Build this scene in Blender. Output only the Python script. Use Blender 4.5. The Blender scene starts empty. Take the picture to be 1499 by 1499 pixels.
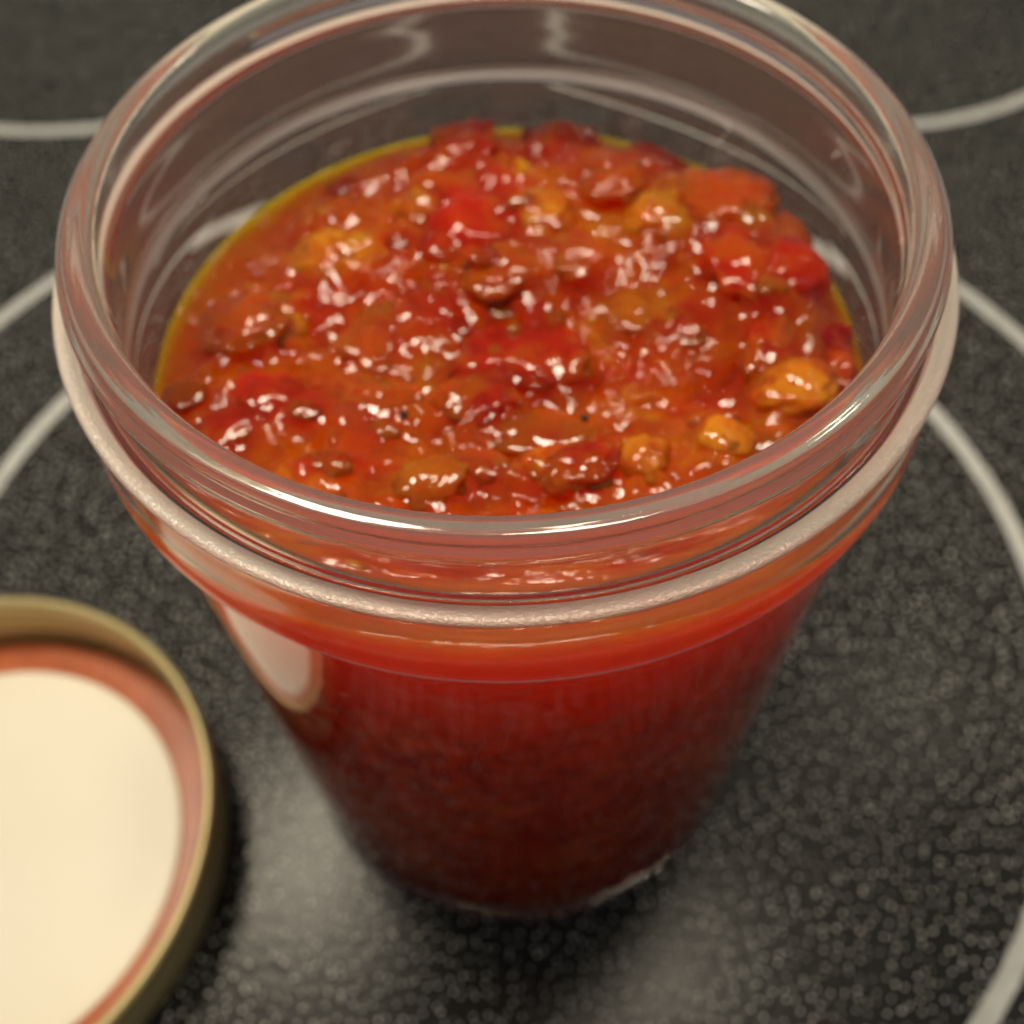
import bpy, bmesh, math, random
from mathutils import Vector, noise, Matrix

# ------------------------------------------------------------------ camera
sc = bpy.context.scene
MM = 0.001
LIP = 120.7                                   # height of the jar lip above the cooktop, mm

cam_d = bpy.data.cameras.new("camera")
cam = bpy.data.objects.new("camera", cam_d)
sc.collection.objects.link(cam)
R_ = Vector((0.99947, -0.026955, -0.018188))
U_ = Vector((0.032515, 0.834858, 0.549504))
F_ = Vector((-0.000372, 0.549804, -0.835293))
M = Matrix.Identity(4)
for i in range(3):
    M[i][0] = R_[i]; M[i][1] = U_[i]; M[i][2] = -F_[i]
M.translation = Vector((0, -79.39, 63.02 + LIP)) * MM
cam.matrix_world = M
cam_d.sensor_width = 36
cam_d.lens = 36 * 1514.25 / 1499
cam_d.clip_start = 0.005
cam_d.clip_end = 20
cam_d.dof.use_dof = True
cam_d.dof.focus_distance = 0.077
cam_d.dof.aperture_fstop = 21.0
sc.camera = cam

# ------------------------------------------------------------------ light
world = bpy.data.worlds.new("World")
sc.world = world
world.use_nodes = True
bg = world.node_tree.nodes["Background"]
bg.inputs[0].default_value = (1.0, 0.94, 0.86, 1)
bg.inputs[1].default_value = 0.19


def area_lamp(name, loc, target, sx, sy, power, col):
    d = bpy.data.lights.new(name, 'AREA')
    d.shape = 'RECTANGLE'; d.size = sx; d.size_y = sy
    d.energy = power; d.color = col
    o = bpy.data.objects.new(name, d)
    sc.collection.objects.link(o)
    o.location = loc
    o.rotation_euler = (Vector(target) - Vector(loc)).to_track_quat('-Z', 'Y').to_euler()
    return o


WARM = (1.0, 0.87, 0.66)
area_lamp("hood_lamp", (-0.155, 0.145, 0.62), (0, 0, 0.08), 0.16, 0.10, 2.8, WARM)
area_lamp("hood_lamp", (0.065, 0.08, 0.66), (0, 0, 0.08), 0.14, 0.10, 2.0, WARM)
area_lamp("hood_lamp", (0.30, 0.235, 0.62), (0, 0, 0.08), 0.05, 0.05, 0.3, WARM)

sc.view_settings.view_transform = 'Standard'
sc.view_settings.look = 'None'
sc.view_settings.exposure = -0.18
sc.view_settings.gamma = 1.0
sc.view_settings.use_curve_mapping = False

sc.render.engine = 'CYCLES'
cy = sc.cycles
cy.use_denoising = True
cy.use_adaptive_sampling = True
cy.adaptive_threshold = 0.035
cy.adaptive_min_samples = 32
cy.max_bounces = 16
cy.transmission_bounces = 14
cy.glossy_bounces = 10
cy.diffuse_bounces = 4
cy.caustics_reflective = True
cy.caustics_refractive = True
cy.blur_glossy = 0.4
cy.sample_clamp_indirect = 40.0


# ------------------------------------------------------------------ helpers
def link(o, parent=None):
    sc.collection.objects.link(o)
    if parent is not None:
        o.parent = parent
    return o


def empty(name, loc, label, cat):
    o = bpy.data.objects.new(name, None)
    o.empty_display_size = 0.01
    o.location = loc
    o["label"] = label; o["category"] = cat
    return link(o)


def mesh_obj(name, verts, faces, mat, parent=None, normals=None, smooth=True):
    me = bpy.data.meshes.new(name)
    me.from_pydata(verts, [], faces)
    me.materials.append(mat)
    if smooth:
        me.polygons.foreach_set("use_smooth", [True] * len(me.polygons))
    me.update()
    if normals is not None:
        me.normals_split_custom_set_from_vertices(normals)
    return link(bpy.data.objects.new(name, me), parent)


def new_mat(name):
    m = bpy.data.materials.new(name)
    m.use_nodes = True
    nt = m.node_tree
    return m, nt, nt.nodes["Principled BSDF"]


def node(nt, typ, **kw):
    n = nt.nodes.new(typ)
    for k, v in kw.items():
        setattr(n, k, v)
    return n


def ramp(nt, fac, stops):
    r = node(nt, 'ShaderNodeValToRGB')
    el = r.color_ramp.elements
    el[0].position, el[0].color = stops[0][0], (*stops[0][1], 1)
    el[1].position, el[1].color = stops[-1][0], (*stops[-1][1], 1)
    for p, c in stops[1:-1]:
        e = el.new(p); e.color = (*c, 1)
    nt.links.new(fac, r.inputs[0])
    return r.outputs[0]


def obj_coord(nt):
    return node(nt, 'ShaderNodeTexCoord').outputs['Object']


def tex_noise(nt, co, scale, detail=3, rough=0.5):
    n = node(nt, 'ShaderNodeTexNoise')
    n.inputs['Scale'].default_value = scale
    n.inputs['Detail'].default_value = detail
    n.inputs['Roughness'].default_value = rough
    nt.links.new(co, n.inputs['Vector'])
    return n.outputs['Fac']


def math_n(nt, op, a, b=None, c=None):
    n = node(nt, 'ShaderNodeMath', operation=op)
    for i, v in enumerate((a, b, c)):
        if v is None:
            continue
        if isinstance(v, (int, float)):
            n.inputs[i].default_value = v
        else:
            nt.links.new(v, n.inputs[i])
    return n.outputs[0]


def bump(nt, bs, height, strength, dist, prev=None):
    b = node(nt, 'ShaderNodeBump')
    b.inputs['Strength'].default_value = strength
    b.inputs['Distance'].default_value = dist
    nt.links.new(height, b.inputs['Height'])
    if prev is not None:
        nt.links.new(prev, b.inputs['Normal'])
    nt.links.new(b.outputs[0], bs.inputs['Normal'])
    return b.outputs[0]


def mix_col(nt, fac, a, b, blend='MIX'):
    m = node(nt, 'ShaderNodeMix', data_type='RGBA', blend_type=blend)
    if isinstance(fac, (int, float)):
        m.inputs[0].default_value = fac
    else:
        nt.links.new(fac, m.inputs[0])
    for i, v in ((6, a), (7, b)):
        if isinstance(v, tuple):
            m.inputs[i].default_value = (*v, 1)
        else:
            nt.links.new(v, m.inputs[i])
    return m.outputs[2]


# ------------------------------------------------------------------ materials
def glass_mat(name, rough, bump_scale, bump_d, streak=1.0, frost=0.0):
    m, nt, bs = new_mat(name)
    bs.inputs['Base Color'].default_value = (0.985, 0.975, 0.96, 1)
    bs.inputs['Transmission Weight'].default_value = 1.0 - frost
    bs.inputs['IOR'].default_value = 1.5
    bs.inputs['Roughness'].default_value = rough
    co = obj_coord(nt)
    if bump_d > 0:
        mp = node(nt, 'ShaderNodeMapping')
        mp.inputs['Scale'].default_value = (1, 1, streak)
        nt.links.new(co, mp.inputs['Vector'])
        h = tex_noise(nt, mp.outputs[0], bump_scale, 2)
        bump(nt, bs, h, 1.0, bump_d)
    return m


GLASS = glass_mat("clear_jar_glass", 0.0, 30, 0.00002, 0.3)
GLASS_BODY = glass_mat("wavy_body_glass", 0.0, 60, 0.00009, 0.7)
GLASS_BASE = glass_mat("stippled_base_glass", 0.12, 900, 0.00006, 1.0, 0.14)
GLASS_EDGE = glass_mat("shoulder_edge_highlight_glass", 0.15, 1500, 0.00005, 2.0, 0.42)  # pale diffuse frost paints the edge's bright ring of light; the glass is unworn
GLASS_NECK = glass_mat("moulded_neck_glass", 0.14, 120, 0.00002, 2, 0.03)
GLASS_SHOULDER = glass_mat("smooth_shoulder_glass", 0.14, 60, 0.00002, 0.5, 0.02)
GLASS_LIP = glass_mat("ground_lip_reflection_glass", 0.08, 400, 0.00002, 6, 0.09)  # diffuse frost stands in for the room's grey reflection on the lip
GLASS_BEAD = glass_mat("bead_highlight_frost_glass", 0.18, 2600, 0.00016, 3, 0.42)  # frost over the mould grain paints in lamp light caught by the bead


GLASS_LIP.node_tree.nodes['Principled BSDF'].inputs['Base Color'].default_value = (0.93, 0.96, 0.88, 1)  # green tint offsets the relish's pink glow in the lip colour
GLASS_BEAD.node_tree.nodes['Principled BSDF'].inputs['Base Color'].default_value = (0.97, 0.925, 0.83, 1)  # cream colour of the painted bead highlight


def cooktop_mat():
    m, nt, bs = new_mat("speckled_black_ceramic_glass")
    co = obj_coord(nt)
    # printed dots, too small to pick apart
    v = node(nt, 'ShaderNodeTexVoronoi', feature='F1', voronoi_dimensions='2D')
    v.inputs['Scale'].default_value = 500
    v.inputs['Randomness'].default_value = 0.9
    nt.links.new(co, v.inputs['Vector'])
    dot = math_n(nt, 'LESS_THAN', v.outputs['Distance'], 0.14)
    sep = node(nt, 'ShaderNodeSeparateColor')
    nt.links.new(v.outputs['Color'], sep.inputs[0])
    bright = ramp(nt, sep.outputs[0], [(0.0, (0.18, 0.18, 0.172)), (0.6, (0.54, 0.54, 0.52)), (0.97, (0.72, 0.72, 0.69)), (1.0, (0.88, 0.87, 0.82))])
    n = tex_noise(nt, co, 14, 4, 0.6)
    basec = ramp(nt, n, [(0.3, (0.016, 0.0165, 0.0155)), (0.7, (0.026, 0.0265, 0.025))])
    col = mix_col(nt, dot, basec, bright)
    nt.links.new(col, bs.inputs['Base Color'])
    smear = tex_noise(nt, co, 22, 5, 0.65)
    r = node(nt, 'ShaderNodeMapRange')
    r.inputs[1].default_value = 0.3; r.inputs[2].default_value = 0.7
    r.inputs[3].default_value = 0.17; r.inputs[4].default_value = 0.27
    nt.links.new(smear, r.inputs[0])
    nt.links.new(r.outputs[0], bs.inputs['Roughness'])
    bs.inputs['IOR'].default_value = 1.52
    bs.inputs['Specular IOR Level'].default_value = 0.10
    bump(nt, bs, math_n(nt, 'SUBTRACT', 0.35, v.outputs['Distance']), 0.35, 0.0001)
    return m


def ring_mat():
    m, nt, bs = new_mat("grey_white_ring_print")
    co = obj_coord(nt)
    n = tex_noise(nt, co, 300, 4, 0.6)
    nt.links.new(ramp(nt, n, [(0.3, (0.42, 0.43, 0.42)), (0.7, (0.56, 0.57, 0.56))]), bs.inputs['Base Color'])
    bs.inputs['Roughness'].default_value = 0.45
    return m


def sauce_mat():
    m, nt, bs = new_mat("wet_tomato_sauce")
    co = obj_coord(nt)
    n1 = tex_noise(nt, co, 80, 4, 0.6)
    n2 = tex_noise(nt, co, 330, 3, 0.6)
    c1 = ramp(nt, n1, [(0.30, (0.43, 0.013, 0.001)), (0.44, (0.50, 0.037, 0.001)), (0.58, (0.56, 0.074, 0.002)), (0.72, (0.66, 0.15, 0.004))])
    c2 = ramp(nt, n2, [(0.35, (0.55, 0.50, 0.5)), (0.6, (1, 1, 1))])
    col = mix_col(nt, 0.7, c1, c2, 'MULTIPLY')
    at = node(nt, 'ShaderNodeAttribute', attribute_name='showing_piece')
    col = mix_col(nt, at.outputs['Alpha'], col, at.outputs['Color'])
    # oil at the wall: paler, more yellow towards the glass
    sp = node(nt, 'ShaderNodeSeparateXYZ'); nt.links.new(co, sp.inputs[0])
    rr = math_n(nt, 'SQRT', math_n(nt, 'ADD', math_n(nt, 'MULTIPLY', sp.outputs[0], sp.outputs[0]), math_n(nt, 'MULTIPLY', sp.outputs[1], sp.outputs[1])))
    oil = node(nt, 'ShaderNodeMapRange', interpolation_type='SMOOTHSTEP')
    oil.inputs[1].default_value = 0.031; oil.inputs[2].default_value = 0.0385
    oil.inputs[3].default_value = 0.0; oil.inputs[4].default_value = 0.75
    nt.links.new(rr, oil.inputs[0])
    top = node(nt, 'ShaderNodeMapRange')
    top.inputs[1].default_value = 0.080; top.inputs[2].default_value = 0.090
    nt.links.new(sp.outputs[2], top.inputs[0])
    col = mix_col(nt, math_n(nt, 'MULTIPLY', oil.outputs[0], top.outputs[0]), col, (0.50, 0.060, 0.002))
    nt.links.new(col, bs.inputs['Base Color'])
    bs.inputs['Subsurface Weight'].default_value = 0.9
    bs.inputs['Subsurface Radius'].default_value = (1.0, 0.19, 0.04)
    bs.inputs['Subsurface Scale'].default_value = 0.15
    bs.inputs['Roughness'].default_value = 0.045
    bs.inputs['IOR'].default_value = 1.42
    hb = tex_noise(nt, co, 260, 2, 0.45)
    patch = ramp(nt, tex_noise(nt, co, 110, 2), [(0.44, (0.10, 0.10, 0.10)), (0.66, (1, 1, 1))])
    bump(nt, bs, math_n(nt, 'MULTIPLY', hb, patch), 1.0, 0.0007)
    return m


def chunk_mat(name, cols, sss, rough=0.045):
    m, nt, bs = new_mat(name)
    co = obj_coord(nt)
    info = node(nt, 'ShaderNodeObjectInfo')
    add = node(nt, 'ShaderNodeVectorMath', operation='ADD')
    nt.links.new(co, add.inputs[0]); nt.links.new(info.outputs['Random'], add.inputs[1])
    n = tex_noise(nt, add.outputs[0], 260, 4, 0.6)
    own = ramp(nt, n, [(0.3, cols[0]), (0.5, cols[1]), (0.7, cols[2])])
    if rough < 0.3:   # streaks of sauce clinging to the piece
        coat = ramp(nt, tex_noise(nt, add.outputs[0], 190, 3, 0.6), [(0.46, (0, 0, 0)), (0.58, (0.95, 0.95, 0.95))])
        own = mix_col(nt, coat, own, (0.40, 0.048, 0.002))
    nt.links.new(own, bs.inputs['Base Color'])
    bs.inputs['Subsurface Weight'].default_value = sss
    bs.inputs['Subsurface Radius'].default_value = (1.0, 0.2, 0.06)
    bs.inputs['Subsurface Scale'].default_value = 0.03
    bs.inputs['Roughness'].default_value = rough
    bs.inputs['IOR'].default_value = 1.42
    hb = tex_noise(nt, add.outputs[0], 260, 2, 0.45)
    bump(nt, bs, hb, 0.9, 0.0007)
    return m


CH = {
    'r': chunk_mat("red_tomato_flesh", ((0.26, 0.006, 0.001), (0.40, 0.012, 0.002), (0.42, 0.035, 0.003)), 0.7),
    'p': chunk_mat("pale_red_pulp", ((0.34, 0.018, 0.003), (0.42, 0.045, 0.005), (0.48, 0.085, 0.008)), 0.75),
    'd': chunk_mat("dark_tomato_skin", ((0.13, 0.003, 0.003), (0.20, 0.004, 0.004), (0.30, 0.010, 0.005)), 0.3),
    'o': chunk_mat("orange_pepper_flesh", ((0.48, 0.055, 0.003), (0.62, 0.12, 0.005), (0.70, 0.18, 0.008)), 0.6),
    'a': chunk_mat("amber_onion", ((0.32, 0.045, 0.003), (0.42, 0.075, 0.004), (0.48, 0.11, 0.006)), 0.6),
    'k': chunk_mat("black_pepper", ((0.01, 0.008, 0.006), (0.015, 0.01, 0.008), (0.03, 0.02, 0.012)), 0.0, 0.4),
}


def band_mat():
    m, nt, bs = new_mat("pale_gold_lacquered_tin")
    co = obj_coord(nt)
    n = tex_noise(nt, co, 60, 3)
    nt.links.new(ramp(nt, n, [(0.3, (0.52, 0.43, 0.20)), (0.7, (0.60, 0.50, 0.26))]), bs.inputs['Base Color'])
    bs.inputs['Metallic'].default_value = 0.5
    bs.inputs['Roughness'].default_value = 0.4
    return m


def enamel_mat():
    m, nt, bs = new_mat("cream_white_lid_enamel")
    co = obj_coord(nt)
    n = tex_noise(nt, co, 35, 3)
    nt.links.new(ramp(nt, n, [(0.3, (0.80, 0.755, 0.63)), (0.7, (0.83, 0.785, 0.67))]), bs.inputs['Base Color'])
    bs.inputs['Roughness'].default_value = 0.42
    return m


def seal_mat():
    m, nt, bs = new_mat("orange_red_sealing_compound")
    co = obj_coord(nt)
    n = tex_noise(nt, co, 180, 3)
    nt.links.new(ramp(nt, n, [(0.3, (0.36, 0.078, 0.020)), (0.7, (0.46, 0.115, 0.034))]), bs.inputs['Base Color'])
    bs.inputs['Roughness'].default_value = 0.38
    bs.inputs['Subsurface Weight'].default_value = 0.2
    bs.inputs['Subsurface Scale'].default_value = 0.001
    return m


COOK = cooktop_mat(); RING = ring_mat(); SAUCE = sauce_mat()
BAND = band_mat(); ENAMEL = enamel_mat(); SEAL = seal_mat()


# ------------------------------------------------------------------ cooktop
def rounded_slab(name, x0, x1, y0, y1, h, r, mat):
    pts = []
    for cx, cyy, a0 in ((x1 - r, y1 - r, 0), (x0 + r, y1 - r, 90), (x0 + r, y0 + r, 180), (x1 - r, y0 + r, 270)):
        for k in range(9):
            a = math.radians(a0 + k * 90 / 8)
            pts.append((cx + r * math.cos(a), cyy + r * math.sin(a)))
    n = len(pts); v = []; f = []
    for z, ins in ((-h, 0), (-0.0012, 0), (0, 0.0012)):
        cx, cyy = (x0 + x1) / 2, (y0 + y1) / 2
        for x, y in pts:
            dx, dy = x - cx, y - cyy
            L = math.hypot(dx, dy)
            v.append((x - dx / L * ins, y - dy / L * ins, z))
    for a in range(2):
        for k in range(n):
            k2 = (k + 1) % n
            f.append((a * n + k, a * n + k2, (a + 1) * n + k2, (a + 1) * n + k))
    f.append(tuple(range(2 * n, 3 * n))); f.append(tuple(reversed(range(n))))
    return mesh_obj(name, v, f, mat, smooth=False)


cooktop = rounded_slab("cooktop", -0.36, 0.36, -0.17, 0.38, 0.006, 0.02, COOK)
cooktop["kind"] = "structure"


def ring_print(cx, cyy, r, w):
    v = []; f = []; n = 192; h = 0.00012
    for k in range(n):
        a = 2 * math.pi * k / n
        for rr, z in ((r - w / 2, 0.00002), (r - w / 2, h), (r + w / 2, h), (r + w / 2, 0.00002)):
            v.append(((cx + rr * math.cos(a)) * MM, (cyy + rr * math.sin(a)) * MM, z))
    for k in range(n):
        a, b = 4 * k, 4 * ((k + 1) % n)
        for j in range(3):
            f.append((a + j, a + j + 1, b + j + 1, b + j))
    return mesh_obj("burner_ring", v, f, RING, cooktop, smooth=False)


ring_print(-6.5, 19.8, 111.3, 3.4)
ring_print(-6.5, 19.8, 143.9, 3.4)
ring_print(-126.7, 270.6, 94.4, 3.4)
ring_print(87.8 + 20, 244.0 + 8, 86.0, 3.4)


# ------------------------------------------------------------------ jar
def catmull(pts, n):
    out = []
    for i in range(len(pts) - 1):
        p0 = pts[max(i - 1, 0)]; p1 = pts[i]; p2 = pts[i + 1]; p3 = pts[min(i + 2, len(pts) - 1)]
        L12 = math.dist(p1, p2)
        for k in range(n):
            t = k / n; o = []
            for c in range(2):
                # centripetal-like: limit tangents to the local segment length
                m1 = (p2[c] - p0[c]); m2 = (p3[c] - p1[c])
                d1 = math.dist(p0, p2) or 1; d2 = math.dist(p1, p3) or 1
                m1 = m1 / d1 * L12; m2 = m2 / d2 * L12
                h = (2*t**3-3*t**2+1)*p1[c] + (t**3-2*t**2+t)*m1 + (-2*t**3+3*t**2)*p2[c] + (t**3-t**2)*m2
                o.append(h)
            out.append(tuple(o))
    out.append(pts[-1])
    return out


OUTER = [  # radius, height below the lip (mm), from the base centre up
    (0.01, -118.6), (20, -118.9), (31, -119.6), (36.5, -120.4), (39.2, -120.7), (40.4, -120.3), (41.05, -118.9), (41.15, -115.5),
    (41.05, -108), (41.15, -85), (41.35, -60), (41.6, -42), (41.95, -30), (42.4, -22), (42.75, -19.0), (43.3, -17.9),
    (43.75, -17.2), (43.85, -16.4), (43.55, -14.6), (43.38, -13.0), (43.3, -10.4), (43.2, -8.9), (43.25, -8.1), (43.5, -7.6), (43.6, -7.1),
    (43.3, -6.8), (42.6, -6.85), (41.9, -7.1), (41.4, -7.2), (40.9, -6.9), (40.5, -6.0), (40.4, -4.6), (40.6, -2.9),
    (41.05, -2.4), (41.25, -1.8), (41.1, -1.25), (40.75, -1.0), (40.55, -0.85), (40.4, -0.45), (40.0, -0.1), (39.4, 0.0),
]
INNER = [  # lip down to the inner base centre
    (39.4, 0.0), (38.6, -0.05), (38.0, -0.35), (37.7, -0.9), (37.6, -2.0), (37.65, -5.0), (37.9, -8.0), (38.5, -11.0),
    (39.1, -14.0), (39.3, -17.0), (39.3, -19.0), (39.25, -21.0), (39.2, -24.0), (39.0, -55), (38.5, -85), (38.45, -100), (38.0, -109.0),
    (35.2, -114.6), (29, -116.2), (15, -116.0), (0.01, -115.8),
]
SEG = 320
po = catmull(OUTER, 5); pi = catmull(INNER, 5)


def inner_r(z):          # z below lip (mm)
    for (r1, z1), (r2, z2) in zip(pi[:-1], pi[1:]):
        if z2 <= z <= z1 and z1 != z2:
            return r1 + (r2 - r1) * (z - z1) / (z2 - z1)
    return 0.0


def wobble(r, z, a, outer):
    # screw thread: one low helical ridge round the neck, fading in and out
    dr = 0.0
    if outer and -6.4 < z < -2.9:
        deg = math.degrees(a)
        for turn in (0,):
            t = ((140 - deg) % 360 + turn) / 190.0          # 0 at the upper end of the thread, 1 at its lower end
            if t < 1:
                fade = max(0.0, min(1.0, t * 18, (1 - t) * 18)); fade = fade * fade * (3 - 2 * fade)
                dr += 0.6 * fade * math.exp(-((z + 3.7 + 2.2 * t) / 0.6) ** 2)
    if r > 5 and outer:
        dr += 0.015 * noise.noise(Vector((math.cos(a) * 2.2, math.sin(a) * 2.2, z * 0.06 + (5 if outer else 0))))
    return r + dr


def strip(prof, i0, i1, outer):
    """vertices, faces and normals of the rows i0..i1 of one side"""
    v = []; nrm = []; f = []
    for i in range(i0, i1 + 1):
        r, z = prof[i]
        ra, za = prof[max(i - 1, 0)]; rb, zb = prof[min(i + 1, len(prof) - 1)]
        for k in range(SEG):
            a = 2 * math.pi * k / SEG
            rr = wobble(r, z, a, outer)
            da = 1e-3
            tu = Vector((math.cos(a) * (wobble(rb, zb, a, outer) - wobble(ra, za, a, outer)), math.sin(a) * (wobble(rb, zb, a, outer) - wobble(ra, za, a, outer)), zb - za))
            r2 = wobble(r, z, a + da, outer)
            ta = Vector((r2 * math.cos(a + da) - rr * math.cos(a), r2 * math.sin(a + da) - rr * math.sin(a), 0))
            nn = ta.cross(tu)
            if nn.length < 1e-9:
                nn = Vector((0, 0, -1 if outer else 1))
            nrm.append(nn.normalized())
            v.append((rr * math.cos(a) * MM, rr * math.sin(a) * MM, (z + LIP) * MM))
    rows = i1 - i0
    for j in range(rows):
        for k in range(SEG):
            k2 = (k + 1) % SEG
            f.append((j * SEG + k, j * SEG + k2, (j + 1) * SEG + k2, (j + 1) * SEG + k))
    return v, f, nrm


def idx(prof, z, start=0):
    return min(range(start, len(prof)), key=lambda i: abs(prof[i][1] - z))


jar = empty("glass_jar", (0, 0, 0), "open clear glass canning jar full of red tomato relish, standing inside the burner ring", "jar")
no, ni = len(po) - 1, len(pi) - 1
row = lambda r, z: 5 * OUTER.index((r, z))
oc = [0, idx(po, -117.0, 30), idx(po, -18.4, 40), idx(po, -16.6, 40), row(43.25, -8.1), row(41.9, -7.1) + 1, row(40.6, -2.9), no]
ic = [ni, idx(pi, -109.0), idx(pi, -20.0), idx(pi, -17.0), idx(pi, -8.0), idx(pi, -6.7), idx(pi, -2.9), 0]
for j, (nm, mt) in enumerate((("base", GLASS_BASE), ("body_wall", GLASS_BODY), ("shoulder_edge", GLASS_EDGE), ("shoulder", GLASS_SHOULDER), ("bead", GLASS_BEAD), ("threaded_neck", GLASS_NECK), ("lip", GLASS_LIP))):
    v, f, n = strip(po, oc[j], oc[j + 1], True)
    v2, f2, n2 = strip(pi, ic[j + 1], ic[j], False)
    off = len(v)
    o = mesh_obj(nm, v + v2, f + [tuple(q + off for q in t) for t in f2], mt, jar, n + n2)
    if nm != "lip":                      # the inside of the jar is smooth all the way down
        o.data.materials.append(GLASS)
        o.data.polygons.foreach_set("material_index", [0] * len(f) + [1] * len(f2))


# ------------------------------------------------------------------ relish
relish = empty("tomato_relish", (0, 0, 0), "glossy chunky red and orange tomato relish filling the glass jar", "relish")
TOP = -24.5


CHUNKS = [('r', -3.0, 19.4, 3, 8.3, 9.5), ('r', 8.7, 35.3, 2, 5.8, 6.7), ('r', 29.0, 6.9, 3, 6.6, 6.6), ('r', 1.3, -2.9, 2, 7.5, 5.0), ('r', -7.9, 4.6, 1.5, 3.5, 4.9), ('p', -13.9, 0.6, 2.5, 5.0, 5.3), ('d', 35.6, -4.7, 4, 3.0, 5.7), ('r', 28.7, -4.8, 3, 3.3, 6.1), ('p', -29.7, 3.2, 1, 5.1, 4.4), ('r', -23.6, -9.3, 1.5, 5.4, 3.8), ('r', -29.5, -12.4, 1.5, 5.0, 2.8), ('p', -14.0, -10.1, 2, 5.4, 4.2), ('p', -0.8, 7.8, 2, 4.4, 3.9), ('p', 26.8, 19.1, 2, 6.0, 5.0), ('r', -4.7, 33.5, 2.5, 4.4, 5.1), ('r', 6.7, -22.0, 2, 4.3, 2.4), ('p', 3.0, -14.9, 1, 6.3, 3.1), ('o', -20.3, 14.9, 2, 5.3, 3.7), ('o', 18.9, 17.8, 3, 4.1, 3.8), ('o', 12.7, -20.8, 3, 2.6, 2.9), ('o', 29.5, -11.2, 2.2, 4.4, 3.4), ('o', 21.2, -18.3, 2.5, 3.0, 2.6), ('o', 4.8, -20.9, 2, 3.7, 2.0), ('a', -7.8, -22.3, 2, 3.6, 2.8), ('o', -10.6, 19.6, 1.5, 2.3, 3.5), ('o', 5.3, 18.5, 2, 3.3, 3.8), ('a', 14.8, 4.4, 1, 4.3, 3.3), ('o', -24.9, 2.7, 1.5, 2.3, 2.7), ('k', 7.8, -12.4, 1.5, 0.4, 0.5), ('k', -10.8, -12.5, 2.6, 0.4, 0.5), ('r', 19.8, 29.9, 2, 4.8, 4.3), ('p', 14.1, 25.0, 2, 4.3, 4.0), ('r', -20.3, 27.4, 1, 2.6, 2.8), ('p', 7.3, 10.9, 1.8, 4.4, 3.5), ('r', 20.0, 1.8, 1.5, 3.5, 3.2), ('p', 36.0, 15.1, 4, 3.7, 3.8), ('r', -18.7, -19.4, 1.5, 3.7, 1.7), ('r', -3.3, -10.2, 1.2, 4.0, 3.3), ('p', -3.2, -20.3, 1.8, 3.3, 2.1)]
rng = random.Random(11)
for _ in range(36):
    a = rng.uniform(0, 2 * math.pi); r = 36 * math.sqrt(rng.random())
    x, y = r * math.cos(a), r * math.sin(a)
    if x < -14 and y > 12 and rng.random() < 0.75:
        continue
    CHUNKS.append((rng.choice('rrppppoa'), x, y, rng.uniform(0.2, 1.2), rng.uniform(0.8, 2.8), rng.uniform(0.8, 2.4)))


def level(y):            # the relish stands higher against the near wall than at the back
    return TOP + 10.0 * min(1.0, max(0.0, (-y - 2) / 36.0)) ** 1.3


def surf_z(x, y):
    r = math.hypot(x, y)
    edge = max(0.0, min(1.0, (38.9 - r) / 6.0))
    p = Vector((x, y, 0))
    h = 1.5 * noise.noise(p * 0.085 + Vector((3, 7, 1))) + 1.15 * noise.noise(p * 0.21) + 0.55 * noise.noise(p * 0.5 + Vector((9, 2, 4))) + 0.22 * noise.noise(p * 1.1)
    h += sum(0.85 * c[3] * math.exp(-(((x - c[1]) / (c[4] * 1.15)) ** 2 + ((y - c[2]) / (c[5] * 1.15)) ** 2)) for c in CHUNKS if c[0] != 'k' and abs(x - c[1]) < 2.5 * c[4] and abs(y - c[2]) < 2.5 * c[5])
    rdg = 1 - abs(noise.noise(p * 0.33 + Vector((1, 5, 8)))) * 2.2
    h += 1.0 * max(0.0, rdg) ** 4 * max(0.0, min(1.0, 0.5 + 2.5 * noise.noise(p * 0.12 + Vector((4, 4, 4)))))
    pile = 3.0 * math.exp(-(((x - 28) / 11) ** 2 + ((y - 15) / 14) ** 2)) + 1.6 * math.exp(-(((x + 2) / 14) ** 2 + ((y - 18) / 14) ** 2))
    return level(y) + (h + 0.5) * edge + pile * (0.35 + 0.65 * edge) + 0.25 * math.exp(-(39.0 - r) / 0.8)


v = []; f = []
NS, NR = 288, 96
v.append((0, 0, (surf_z(0, 0) + LIP) * MM))
for i in range(1, NR + 1):
    for k in range(NS):
        a = 2 * math.pi * k / NS
        r = (inner_r(level(39.0 * math.sin(a)) + 0.5) + 0.12) * i / NR
        x, y = r * math.cos(a), r * math.sin(a)
        v.append((x * MM, y * MM, (surf_z(x, y) + LIP) * MM))
for k in range(NS):
    f.append((0, 1 + k, 1 + (k + 1) % NS))
for i in range(NR - 1):
    for k in range(NS):
        k2 = (k + 1) % NS
        f.append((1 + i * NS + k, 1 + (i + 1) * NS + k, 1 + (i + 1) * NS + k2, 1 + i * NS + k2))
zs = [-26.5, -30, -36, -45, -55, -65, -75, -85, -95, -100, -104, -107, -109, -111.5, -113.5, -115, -116.1]
last = 1 + (NR - 1) * NS
for j, z in enumerate(zs):
    st = len(v)
    for k in range(NS):
        a = 2 * math.pi * k / NS
        up = level(39.0 * math.sin(a)) - TOP
        zz = z + up * max(0.0, 1 - (-26.5 - z) / 40.0)
        r = inner_r(zz) + 0.12
        v.append((r * math.cos(a) * MM, r * math.sin(a) * MM, (zz + LIP - 0.1) * MM))
    for k in range(NS):
        k2 = (k + 1) % NS
        f.append((last + k, st + k, st + k2, last + k2))
    last = st
v.append((0, 0, (-115.9 + LIP) * MM))
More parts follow.
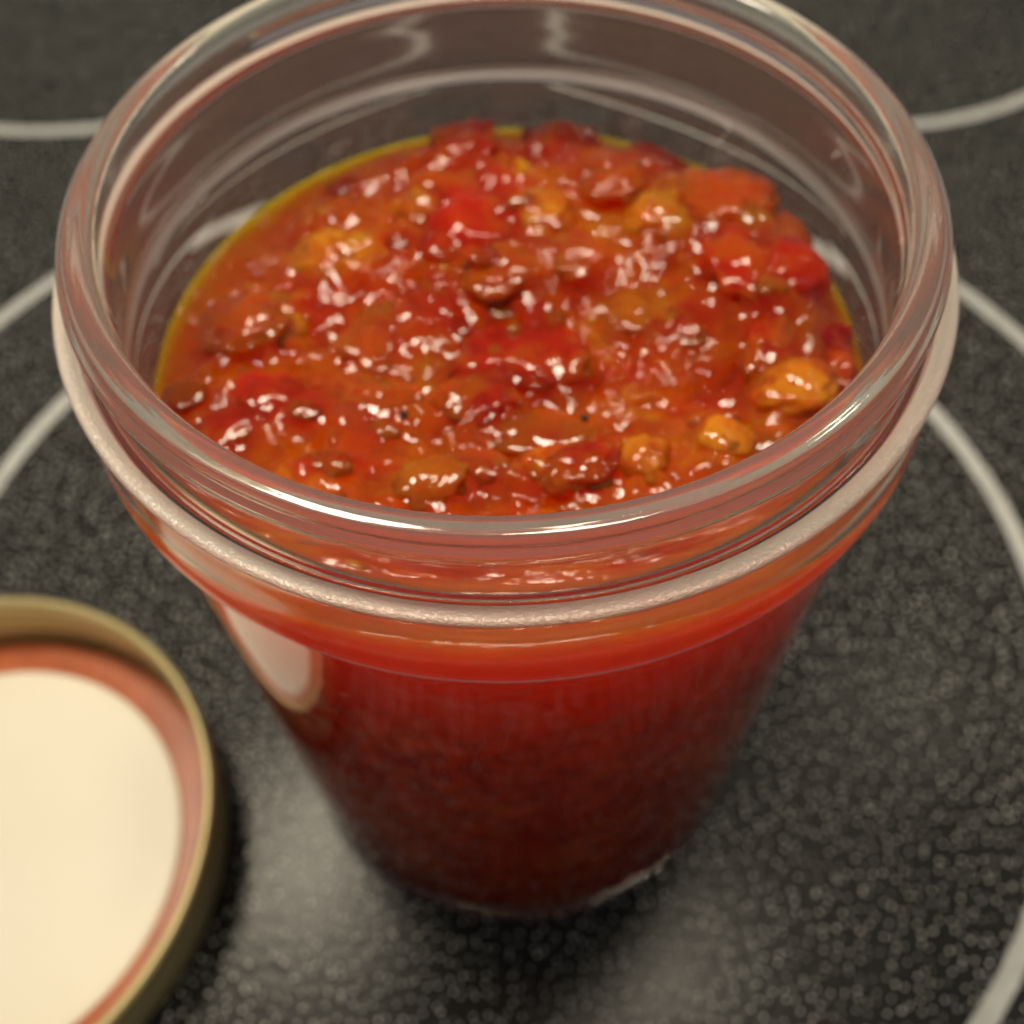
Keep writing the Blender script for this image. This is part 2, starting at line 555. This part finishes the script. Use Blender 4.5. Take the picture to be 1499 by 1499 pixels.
for k in range(NS):
    f.append((last + (k + 1) % NS, last + k, len(v) - 1))
sauce = mesh_obj("sauce", v, f, SAUCE, relish)
PIECE = {'r': (0.44, 0.012, 0.002), 'p': (0.46, 0.036, 0.005), 'd': (0.22, 0.004, 0.003), 'o': (0.74, 0.17, 0.005), 'a': (0.52, 0.10, 0.004)}
att = sauce.data.color_attributes.new("showing_piece", 'FLOAT_COLOR', 'POINT')
buf = []
for q in sauce.data.vertices:
    x, y = q.co.x / MM, q.co.y / MM
    ws = 1e-6; acc = [0, 0, 0]
    if q.co.z / MM - LIP > level(y) - 1.5:
        nx = x + 1.6 * noise.noise(Vector((x * 0.3, y * 0.3, 2))); ny = y + 1.6 * noise.noise(Vector((x * 0.3, y * 0.3, 9)))
        for c in CHUNKS:
            if c[0] == 'k' or abs(nx - c[1]) > 2.2 * c[4] or abs(ny - c[2]) > 2.2 * c[5]:
                continue
            w = math.exp(-1.3 * (((nx - c[1]) / c[4]) ** 2 + ((ny - c[2]) / c[5]) ** 2) ** 2)
            ws += w
            for j in range(3):
                acc[j] += w * PIECE[c[0]][j]
    buf += [acc[0] / ws, acc[1] / ws, acc[2] / ws, min(0.85, ws)]
att.data.foreach_set("color", buf)

NAMES = {'r': "tomato_piece", 'p': "pulp_piece", 'd': "tomato_skin_piece", 'o': "orange_pepper_piece", 'a': "onion_piece", 'k': "pepper_speck"}

bm0 = bmesh.new(); bmesh.ops.create_icosphere(bm0, subdivisions=4, radius=1.0)
S4 = [tuple(q.co) for q in bm0.verts]; F4 = [tuple(q.index for q in p.verts) for p in bm0.faces]; bm0.free()
bm0 = bmesh.new(); bmesh.ops.create_icosphere(bm0, subdivisions=3, radius=1.0)
S3 = [tuple(q.co) for q in bm0.verts]; F3 = [tuple(q.index for q in p.verts) for p in bm0.faces]; bm0.free()
for n_, (kd, cx, cyy, dz, sx, sy) in enumerate(CHUNKS):
    S, F = (S4, F4) if max(sx, sy) > 2.7 else (S3, F3)
    r0 = math.hypot(cx, cyy)
    lim = 38.3 - 0.55 * max(sx, sy)
    if r0 > lim:
        cx, cyy = cx * lim / r0, cyy * lim / r0
    base = surf_z(cx, cyy)
    hgt = max(0.5, 0.38 * dz + 0.15 * min(sx, sy)) if kd != 'k' else 0.4
    ang = rng.uniform(-0.5, 0.5); tilt = rng.uniform(-0.35, 0.35)
    seed = Vector((n_ * 3.1, n_ * 1.7, n_ * 0.9))
    vv = []
    for (x, y, z) in S:
        p = Vector((x, y, z))
        # boxy, torn pieces: push the sphere towards a rounded block, then wrinkle it
        m = max(abs(x), abs(y), abs(z)); p = p * (1 + 0.12 * (1 / m - 1)) if kd != 'k' else p
        am = min(1.0, max(sx, sy) / 5.0)
        d = 1.12 + 0.36 * am * noise.noise(p * 1.2 + seed) - 0.34 * am * abs(noise.noise(p * 1.9 + seed * 1.3)) + 0.22 * am * noise.noise(p * 2.7 + seed) + 0.05 * noise.noise(p * 5 + seed)
        p = p * d
        X, Y, Z = p.x * sx * 0.92, p.y * sy * 0.92, p.z * hgt
        Z += tilt * X * 0.6
        X, Y = X * math.cos(ang) - Y * math.sin(ang), X * math.sin(ang) + Y * math.cos(ang)
        X += cx; Y += cyy
        q = math.hypot(X, Y)
        if q > 38.4:
            X, Y = X * 38.4 / q, Y * 38.4 / q
        vv.append(((X - cx) * MM, (Y - cyy) * MM, Z * MM))
    o = mesh_obj(NAMES[kd], vv, F, CH[kd], relish)
    o.location = (cx * MM, cyy * MM, (base + hgt * ((-0.7 if dz >= 4 else -0.72) if kd != 'k' else 0.6) + LIP) * MM)


# ------------------------------------------------------------------ lid and screw band, upside down
def revolve(name, prof, mat, parent, seg=160, steps=4, closed=False):
    pr = catmull(prof, steps)
    v = []; f = []
    for r, z in pr:
        for k in range(seg):
            a = 2 * math.pi * k / seg
            v.append((r * math.cos(a) * MM, r * math.sin(a) * MM, z * MM))
    for j in range(len(pr) - 1):
        for k in range(seg):
            k2 = (k + 1) % seg
            f.append((j * seg + k, j * seg + k2, (j + 1) * seg + k2, (j + 1) * seg + k))
    return mesh_obj(name, v, f, mat, parent)


LX, LY = -94.8, -28.0
band = empty("screw_band", (LX * MM, LY * MM, 0), "pale gold metal screw band lying upside down on the cooktop beside the jar", "lid ring")
revolve("skirt", [(33.5, 0.05), (36, 0.0), (41.5, 0.1), (42.6, 0.6), (43.0, 1.6), (43.0, 5.0), (43.5, 6.6), (43.1, 8.2), (43.5, 9.8), (43.0, 11.4), (43.1, 13.0), (43.3, 14.0)], BAND, band)
revolve("inner_skirt", [(42.9, 14.0), (42.6, 13.0), (42.5, 11.4), (43.0, 9.8), (42.6, 8.2), (43.0, 6.6), (42.5, 5.0), (42.5, 2.0), (42.2, 1.0), (41.5, 0.6), (36, 0.5), (33.5, 0.45)], BAND, band)
revolve("rolled_edge", [(42.7, 13.8), (42.25, 14.5), (42.3, 15.4), (42.9, 16.0), (43.6, 15.9), (44.0, 15.2), (43.9, 14.4), (43.3, 13.9)], BAND, band)

lid = empty("flat_lid", (LX * MM, LY * MM, 0.0007), "cream white round lid with orange sealing ring lying inside the gold screw band", "lid")
revolve("disc", [(41.9, 0.0), (42.0, 0.25), (41.6, 0.5), (39.6, 0.55), (37.2, 0.6), (36.0, 0.8), (35.0, 1.4), (33.6, 1.74), (25, 1.8), (10, 1.8), (0.01, 1.8)], ENAMEL, lid)
revolve("sealing_ring", [(41.8, 0.45), (41.6, 1.0), (40.4, 1.25), (38.5, 1.3), (36.8, 1.35), (35.6, 1.5), (34.9, 1.45)], SEAL, lid)
